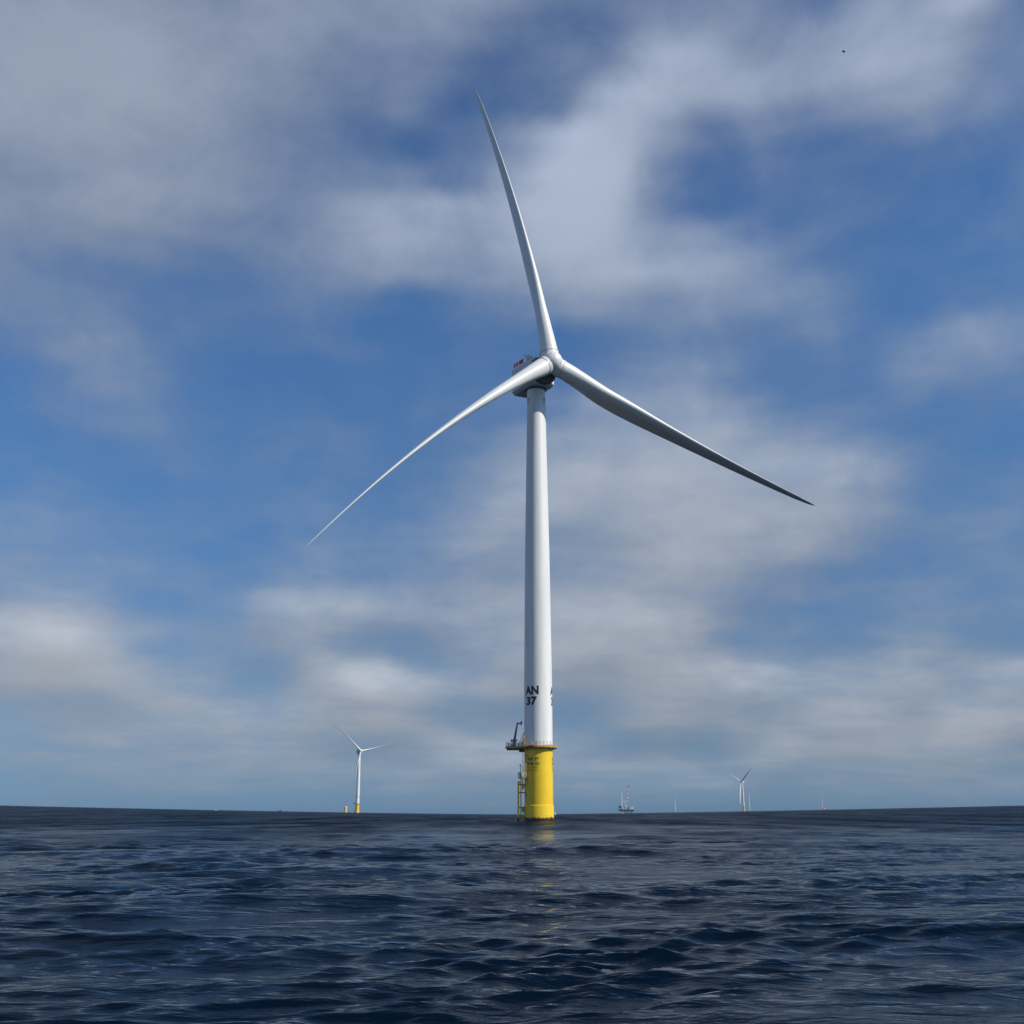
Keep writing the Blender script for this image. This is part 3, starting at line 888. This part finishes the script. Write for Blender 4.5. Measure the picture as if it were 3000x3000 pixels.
    mb.loft([nac_ring(9.0, 3.9, -5.0, 3.3, .8, 1.0), nac_ring(8.5, 4.45, -5.6, 3.85, .9, .5), nac_ring(-3.9, 4.45, -5.9, 3.15, .9, .35), nac_ring(-4.5, 4.2, -5.7, 2.9, .8, .35)])
    na = mb.build('nacelle', M['nacelle'], root, smooth=20, matrix=nacelle_matrix(YAW))
    mb = MB(); mb.lathe([(3.0, -6.5), (3.05, -6.1), (3.5, -6.05), (3.5, -5.5)], 72)
    mb.build('yaw_ring', M['generator'], na)
    mb = MB()
    rl = [(-4.0, 8.0 - k * .95, 3.86 - .055 * k) for k in range(8)]
    railing(mb, rl, 1.5, .075, post=.09)
    for k in range(7):
        a, b = rl[k], rl[k + 1]
        if k not in (1, 3):
            mb.box(((a[0] + b[0]) / 2, (a[1] + b[1]) / 2, a[2] + .78), (.05, .86, 1.3))
    rl = [(4.0, 8.0 - k * .95, 3.86 - .055 * k) for k in range(8)]
    railing(mb, rl, 1.5, .075, post=.09)
    mb.build('roof_railing', M['red'], na)
    mb = MB()
    mb.box((-3.3, -1.3, 4.25), (1.7, 1.3, 1.8), bevel=.1)
    mb.box((-3.3, -2.7, 3.9), (1.2, .8, .9), bevel=.08)
    mb.build('roof_cooler', M['cream'], na)
    mb = MB()
    mb.tube((-3.4, -.2, 3.5), (-3.6, 1.0, 6.3), .11, n=8)
    mb.tube((-3.6, .6, 5.4), (-3.1, -.4, 5.6), .09, n=8)
    mb.box((-3.6, 1.0, 6.3), (.35, .35, .22), bevel=.05)
    mb.build('weather_mast', M['dark_steel'], na)
    mb = MB()
    pts = [(x, -3.6, 3.2) for x in np.linspace(-2.4, 3.6, 8)]
    railing(mb, pts, .9, .05, post=.05)
    for x in (-1.8, -.3, 1.2):
        mb.box((x, -3.3, 3.65), (.7, .5, .5), bevel=.06)
    mb.build('roof_fitting', M['galv'], na)
    gm = nacelle_matrix(YAW).inverted() @ hub_matrix(YAW) @ Matrix.Rotation(R(90), 4, 'X')
    mb = MB()
    mb.lathe([(2.9, -6.6), (4.3, -6.5), (4.75, -6.2), (4.75, -4.6), (4.5, -4.5), (4.5, -3.9), (4.05, -3.8), (4.05, -3.4), (3.6, -3.35), (3.6, -2.9), (3.15, -2.85), (3.15, -1.6), (2.6, -1.5)], 80)
    for k in range(18):
        q = 2 * math.pi * k / 18
        mb.box((4.78 * math.cos(q), 4.78 * math.sin(q), -5.4), (.16, .22, 1.5), q)
    mb.build('generator', M['generator'], na, matrix=gm)
    # ---- hub
    mb = MB()
    def sphere(c, r, n=40, m=24, squash=1.0):
        prof = [(max(r * math.sin(math.pi * i / m), .001), -r * math.cos(math.pi * i / m) * squash) for i in range(m + 1)]
        mb.lathe(prof, n, c)
    sphere((0, -.9, 0), 3.35)
    for k in range(3):
        q = PHI + k * 2 * math.pi / 3
        d = Vector((math.cos(q), -CONE, math.sin(q)))
        mb.tube((0, 0, 0), d * 3.55, 3.0, 3.0, 48)
    mb.tube((0, 0, 0), (0, 2.4, 0), 2.9, 2.9, 48)
    hb = mb.build('hub', M['white'], root, smooth=0, matrix=hub_matrix(YAW))
    md = hb.modifiers.new('blend', 'REMESH'); md.mode = 'VOXEL'; md.voxel_size = .13; md.use_smooth_shade = True
    md = hb.modifiers.new('soften', 'SMOOTH'); md.factor = .5; md.iterations = 22
    dg = bpy.context.evaluated_depsgraph_get(); bpy.context.view_layer.update()
    me = bpy.data.meshes.new_from_object(hb.evaluated_get(dg))
    hb.modifiers.clear(); hb.data = me
    me.polygons.foreach_set('use_smooth', [True] * len(me.polygons))
    mb = MB()
    for (a, e) in ((20, .5), (95, .8), (150, .55), (215, .6), (320, .6)):
        d = Vector((math.cos(R(a)) * math.sin(e), -math.cos(e), math.sin(R(a)) * math.sin(e)))
        mb.tube(d * 3.6, d * 4.45, .08, n=8)
    mb.build('lifting_lug', M['dark_steel'], hb)
    # ---- blades
    bends = [(10.355, -.507, .0001), (16.509, -1.807, -.0117), (10.069, -.459, .0117)]
    for k, (b2, b3, dp) in enumerate(bends):
        bo_ = link(bpy.data.objects.new('blade', blade_mesh(b2, b3)), root, blade_matrix(YAW, PHI + k * 2 * math.pi / 3 + dp))
        mb = MB()
        mb.lathe([(2.8, 3.50), (3.12, 3.50), (3.16, 3.56), (3.16, 3.72), (3.12, 3.78), (2.9, 3.78)], 64)
        mb.build('root_flange', M['white'], bo_)
        mb = MB()
        mb.lathe([(2.88, 3.785), (3.02, 3.785), (3.02, 3.93), (2.88, 3.93)], 64)
        mb.build('root_seal', M['rubber'], bo_)
        link(bpy.data.objects.new('trailing_edge_comb', spoiler_mesh(b2, b3)), bo_)
    return root
PHI = 1.6644
turbine = build_turbine()

# ------------------------------------------------------------------ the turbines far off
KEEP = ('foundation', 'platform', 'davit_crane', 'tower', 'nacelle', 'boat_landing')
def far_turbine(px, Y, yaw, phi, label, blades=True, cat='wind turbine', rotor=1.0):
    x, y, z = spot(px, Y)
    t = turbine.copy(); COL.objects.link(t)
    t.location = (x, y, z); t.rotation_euler = (0, 0, 0)
    t['label'] = label; t['category'] = cat
    nb = 0
    for ch in list(turbine.children):
        base = ch.name.split('.')[0]
        if base in KEEP:
            c = part_copy(ch, t, ('foundation_collar', 'lettering', 'boom', 'roof_railing', 'generator', 'yaw_ring', 'fender_tube', 'edge_plate', 'railing') if blades else ())
            if base == 'nacelle':
                c.matrix_local = nacelle_matrix(yaw)
        elif base == 'hub':
            c = part_copy(ch, t)
            c.matrix_local = hub_matrix(yaw) @ Matrix.Rotation(-(phi - PHI), 4, 'Y')
        elif base == 'blade' and blades:
            c = part_copy(ch, t)
            c.matrix_local = blade_matrix(yaw, phi + nb * 2 * math.pi / 3) @ Matrix.Scale(rotor, 4)
            nb += 1
    return t
far_turbine(1046, 2630, YAW, R(11.0), 'white turbine with three blades beside a bare yellow stub, left of the tallest turbine', rotor=.86)
far_turbine(2180, 5550, R(-69), R(32), 'white three-bladed turbine with its rotor turned to the left, right of the jack-up vessel')
far_turbine(1979, 12600, R(20), R(30), 'tiny bladeless white tower with a low white boat at its foot', False, 'turbine tower')
far_turbine(2197, 9900, R(20), R(30), 'thin bladeless white tower close beside the turbine whose rotor faces left', False, 'turbine tower')
far_turbine(2411, 13500, R(20), R(30), 'tiny bladeless white tower beside a reddish ship, farthest right on the horizon', False, 'turbine tower')

# ------------------------------------------------------------------ bare foundation stub
def foundation_stub():
    x, y, z = spot(1012, 3750)
    t = thing('foundation_stub', 'bare yellow foundation stub with a white cap standing without a tower', 'foundation', (x, y, z))
    mb = MB(); mb.lathe([(4.3, -6), (4.3, 17.6), (4.0, 17.7)], 40)
    mb.build('pile', M['yellow'], t)
    mb = MB(); mb.lathe([(5.3, 17.7), (5.3, 18.2), (4.5, 18.25), (4.5, 20.2), (3.6, 20.8), (.2, 21.1)], 40)
    mb.build('cap', M['white'], t)
    mb = MB(); mb.tube((-5.0, 0, 18), (-5.0, 0, 25), .22, n=8)
    mb.build('antenna', M['galv'], t)
foundation_stub()

# ------------------------------------------------------------------ jack-up vessel
def lattice(mb, p0, p1, w0, w1, n, r, mats=(0,)):
    p0, p1 = Vector(p0), Vector(p1)
    d = (p1 - p0).normalized(); u = Vector((0, 1, 0)); v = d.cross(u).normalized()
    def corner(t, k):
        w = (w0 + (w1 - w0) * t) / 2
        return p0 + (p1 - p0) * t + u * (w if k in (0, 1) else -w) + v * (w if k in (1, 2) else -w)
    for i in range(n):
        a, b = i / n, (i + 1) / n
        mi = mats[i * 9 // n % len(mats)]
        for k in range(4):
            mb.tube(corner(a, k), corner(b, k), r, n=6, mi=mi)
            mb.tube(corner(a, k), corner(b, (k + 1) % 4), r * .7, n=5, mi=mi)
            mb.tube(corner(a, k), corner(a, (k + 1) % 4), r * .7, n=5, mi=mi)

def jack_up():
    x, y, z = spot(1834.7, 6000)
    K, ZK = .133, .128
    t = thing('jack_up_vessel', 'dark blue jack-up vessel standing on its legs with a red and white crane', 'ship', (x, y, z))
    X = lambda p: (p - 755) * K
    Z = lambda p: (1697 - p) * ZK
    mb = MB()
    rings = []
    for zz, s0, s1, hy in ((Z(1622), X(520), X(1050), 15), (Z(1585), X(455), X(1062), 17.5), (Z(1545), X(440), X(1062), 18), (Z(1535), X(440), X(1062), 17.6)):
        rings.append([(s0, -hy * .35, zz), (s0 + 8, -hy, zz), (s1, -hy, zz), (s1, hy, zz), (s0 + 8, hy, zz), (s0, hy * .35, zz)])
    mb.loft(rings)
    mb.box((X(1070), -8, Z(1603)), (5, 8, 2.2))
    hull = mb.build('hull', M['navy_hull'], t, smooth=0)
    for px_, py_, top in ((578, -11, 880), (735, 12, 1420), (822, -12, 1440), (975, 11, 1450)):
        mb = MB()
        dia = 2.45
        lean = -3.6 if top == 880 else 0
        mb.lathe([(dia, -30), (dia, Z(1540))], 20, (X(px_), py_, 0))
        mb.tube((X(px_), py_, Z(1541)), (X(px_), py_, Z(top)), dia, n=20)
        o = mb.build('leg', M['white'] if top == 880 else M['dark_steel'], t)
        mb = MB(); mb.box((X(px_), py_, Z(1535) + 3), (9, 8, 6), bevel=.5); mb.build('jacking_house', M['navy_hull'], o)
    mb = MB()
    mb.lathe([(9.5, 0), (10.5, .8), (10.5, 1.3)], 8, (X(420), 0, Z(1520)))
    for s in (-5, 5):
        mb.tube((X(455), s, Z(1560)), (X(415), s, Z(1518)), .45, n=6)
    mb.build('helideck', M['galv'], t, smooth=0)
    mb = MB()
    mb.box((X(520), 3, Z(1440)), (12, 20, 12), bevel=.4)
    mb.build('machinery_house', M['navy_hull'], t)
    mb = MB()
    mb.box((X(990), 0, Z(1515)), (18.5, 26, 6.5), bevel=.3)
    mb.box((X(985), 0, Z(1467)), (16, 22, 6.0), bevel=.3)
    mb.box((X(1030), -2, Z(1430)), (9, 18, 4.0), bevel=.3)
    ac = mb.build('accommodation', M['cream'], t)
    mb = MB()
    for zz, w in ((Z(1515), 26), (Z(1467), 22)):
        for k in range(-3, 4):
            mb.box((X(990) + k * 2.1, -w / 2 - .03, zz + .6), (1.1, .1, 1.0))
    mb.build('windows', M['window'], ac)
    mb = MB()
    mb.tube((X(965), 0, Z(1445)), (X(965), 0, Z(1375)), .6, n=8)
    mb.tube((X(915), 3, Z(1490)), (X(905), 3, Z(1365)), .7, n=8)
    mb.box((X(965), 0, Z(1398)), (3.5, 3, 2.5))
    mb.build('mast', M['galv'], t)
    mb = MB()
    for px_, py_, w, h, mi in ((630, 1520, 4.5, 5, 0), (720, 1510, 3.5, 8, 0), (770, 1500, 4.0, 9, 0), (800, 1525, 7, 5, 1), (740, 1530, 4, 5, 1), (880, 1535, 5, 4, 0), (690, 1535, 5, 4, 1), (850, 1490, 6, 4, 1)):
        mb.box((X(px_), -10, Z(py_)), (w, 6, h), bevel=.2, mi=mi)
    mb.build('deck_cargo', [M['white'], M['faded_red']], t)
    mb = MB()
    mb.tube((X(757), 0, Z(1540)), (X(757), 0, Z(1420)), 4.2, 3.6, 20)
    mb.box((X(762), 0, Z(1385)), (10, 9, 9), bevel=.5)
    cr = mb.build('crane', M['cream'], t)
    mb = MB()
    for s in (-3, 3):
        mb.tube((X(720), s, Z(1400)), (X(665), s, Z(1190)), .8, n=8)
        mb.tube((X(760), s, Z(1340)), (X(705), s, Z(1190)), .8, n=8)
        mb.tube((X(665), s, Z(1190)), (X(705), s, Z(1190)), .8, n=8)
    mb.build('mast_frame', M['white'], cr)
    mb = MB()
    lattice(mb, (X(785), 0, Z(1330)), (X(875), 0, Z(610)), 8.5, 5.5, 18, .48, (0, 1))
    mb.build('boom', [M['faded_red'], M['white']], cr)
    mb = MB()
    mb.box((X(880), 0, Z(590)), (8.5, 5, 3.4), bevel=.4)
    mb.tube((X(885), 0, Z(590)), (X(912), 0, Z(530)), 1.3, .9, 8)
    mb.tube((X(835), 2, Z(700)), (X(690), 2, Z(1195)), .22, n=5)
    mb.build('boom_head', M['crane'], cr)
jack_up()

# ------------------------------------------------------------------ small craft on the horizon
def ship(px, Y, L, hullmat, label, housemat, rz, house=.55, lift=0.0, mast=.35):
    x, y, z = spot(px, Y)
    t = thing('ship', label, 'ship', (x, y, z + lift), rz, 'small ships on the horizon')
    B = L * .2; H = L * .14
    mb = MB(); rings = []
    for zz, s, b in ((-.6, .90, .70), (H * .5, .96, .92), (H, 1.0, 1.0)):
        hl, hb = L / 2 * s, B / 2 * b
        rings.append([(-hl, -hb, zz), (hl * .55, -hb, zz), (hl * .85, -hb * .55, zz), (hl * 1.02, 0, zz + (.25 * H if zz > 0 else 0)), (hl * .85, hb * .55, zz), (hl * .55, hb, zz), (-hl, hb, zz)])
    mb.loft(rings)
    mb.build('hull', hullmat, t, smooth=0)
    mb = MB()
    mb.box((L * (.5 - house) * .6, 0, H + L * .06), (L * .34, B * .8, L * .12), bevel=L * .01)
    mb.box((L * (.5 - house) * .6 + L * .03, 0, H + L * .165), (L * .20, B * .7, L * .09), bevel=L * .01)
    hs = mb.build('cabin', housemat, t)
    mb = MB(); mb.box((L * (.5 - house) * .6 + L * .03, 0, H + L * .175), (L * .203, B * .705, L * .03)); mb.build('windows', M['window'], hs, smooth=0)
    mb = MB(); mb.tube((0, 0, H), (0, 0, H + L * mast), L * .012, n=6); mb.tube((-L * .1, 0, H + L * mast * .6), (L * .08, 0, H + L * mast * .75), L * .008, n=6)
    mb.build('mast', M['galv'], t)
    return t
ship(632, 5200, 10, M['white'], 'small white motor boat on the horizon, farthest left', M['white'], R(15))
ship(820, 6500, 24, M['navy_hull'], 'small dark workboat on the horizon left of the bare yellow stub', M['dark_steel'], R(175), lift=0)
ship(1974, 7800, 26, M['white'], 'low white boat on the horizon by the bladeless tower right of the jack-up vessel', M['white'], R(165))
ship(2418, 7600, 34, M['red'], 'reddish ship on the horizon beside the bladeless tower farthest right', M['cream'], R(20), house=.7)

def sailboat():
    x, y, z = spot(1627.2, 2700)
    t = thing('sailboat', 'tiny sailboat with a pale sail just right of the big yellow foundation', 'sailboat', (x, y, z), R(60))
    mb = MB(); rings = []
    for zz, s in ((-.5, .8), (.5, .95), (1.1, 1.0)):
        rings.append([(-4.0 * s, -1.2 * s, zz), (1.5 * s, -1.4 * s, zz), (5.0 * s, 0, zz), (1.5 * s, 1.4 * s, zz), (-4.0 * s, 1.2 * s, zz)])
    mb.loft(rings); mb.build('hull', M['white'], t, smooth=0)
    mb = MB(); mb.tube((.6, 0, 1), (.6, 0, 8.2), .09, n=8); mb.build('mast', M['galv'], t)
    mb = MB(); mb.loft([[(.5, -.05, 2), (-3.4, -.25, 2.1), (-3.4, -.15, 2.1), (.5, .05, 2)], [(.5, -.04, 5), (-1.5, -.35, 5), (-1.5, -.27, 5), (.5, .04, 5)], [(.5, -.02, 7.9), (.3, -.04, 7.9), (.3, .0, 7.9), (.5, .02, 7.9)]])
    mb.build('sail', M['cream'], t)
sailboat()

# ------------------------------------------------------------------ bird
def bird():
    v = 1500 - 151.5; u = 2472 - 1500; f = 3146.3; D = 165.0
    d = Vector((u, f * CP - v * SP, f * SP + v * CP)).normalized()
    p = Vector((0, 0, CAM_H)) + d * D
    mb = MB()
    secs = [(-.30, .004, .004), (-.24, .05, .02), (-.14, .06, .04), (0, .085, .08), (.12, .08, .075), (.18, .055, .055), (.22, .052, .05), (.26, .04, .04), (.29, .015, .012), (.34, .004, .004)]
    mb.loft([[(rx * math.cos(2 * math.pi * k / 12), y, rz * math.sin(2 * math.pi * k / 12) + (.02 if y > .15 else 0)) for k in range(12)] for y, rx, rz in secs])
    for s in (-1, 1):
        W = [(.03, .12, -.12, .03), (.14, .13, -.10, .10), (.24, .11, -.06, .10), (.34, .05, -.07, .03), (.40, .0, -.05, -.04)]
        mb.loft([[(s * x, y0, z + .012), (s * x, (y0 + y1) / 2, z + .022), (s * x, y1, z), (s * x, (y0 + y1) / 2, z - .006)] for x, y0, y1, z in W])
    o = mb.build('bird', M['bird'], None)
    o.location = p; o.rotation_euler = (R(18), R(-20), R(72))
    tag(o, 'dark bird flying high among the clouds', 'bird')
bird()

# ------------------------------------------------------------------ air
def haze():
    m = bpy.data.materials.new('haze_air')
    m.use_nodes = True
    g = NT(m.node_tree)
    out = g.n('ShaderNodeOutputMaterial')
    v = g.n('ShaderNodeVolumePrincipled')
    v.inputs['Color'].default_value = (0.50, 0.72, 1.0, 1)
    v.inputs['Density'].default_value = HAZE_DENSITY
    v.inputs['Anisotropy'].default_value = 0.0
    g.link(v.outputs[0], out.inputs['Volume'])
    mb = MB()
    mb.box((0, 8500, 145), (36000, 17600, 356))
    o = mb.build('haze', m, None, smooth=0)
    o['kind'] = 'stuff'
HAZE_DENSITY = 2.2e-5
haze()
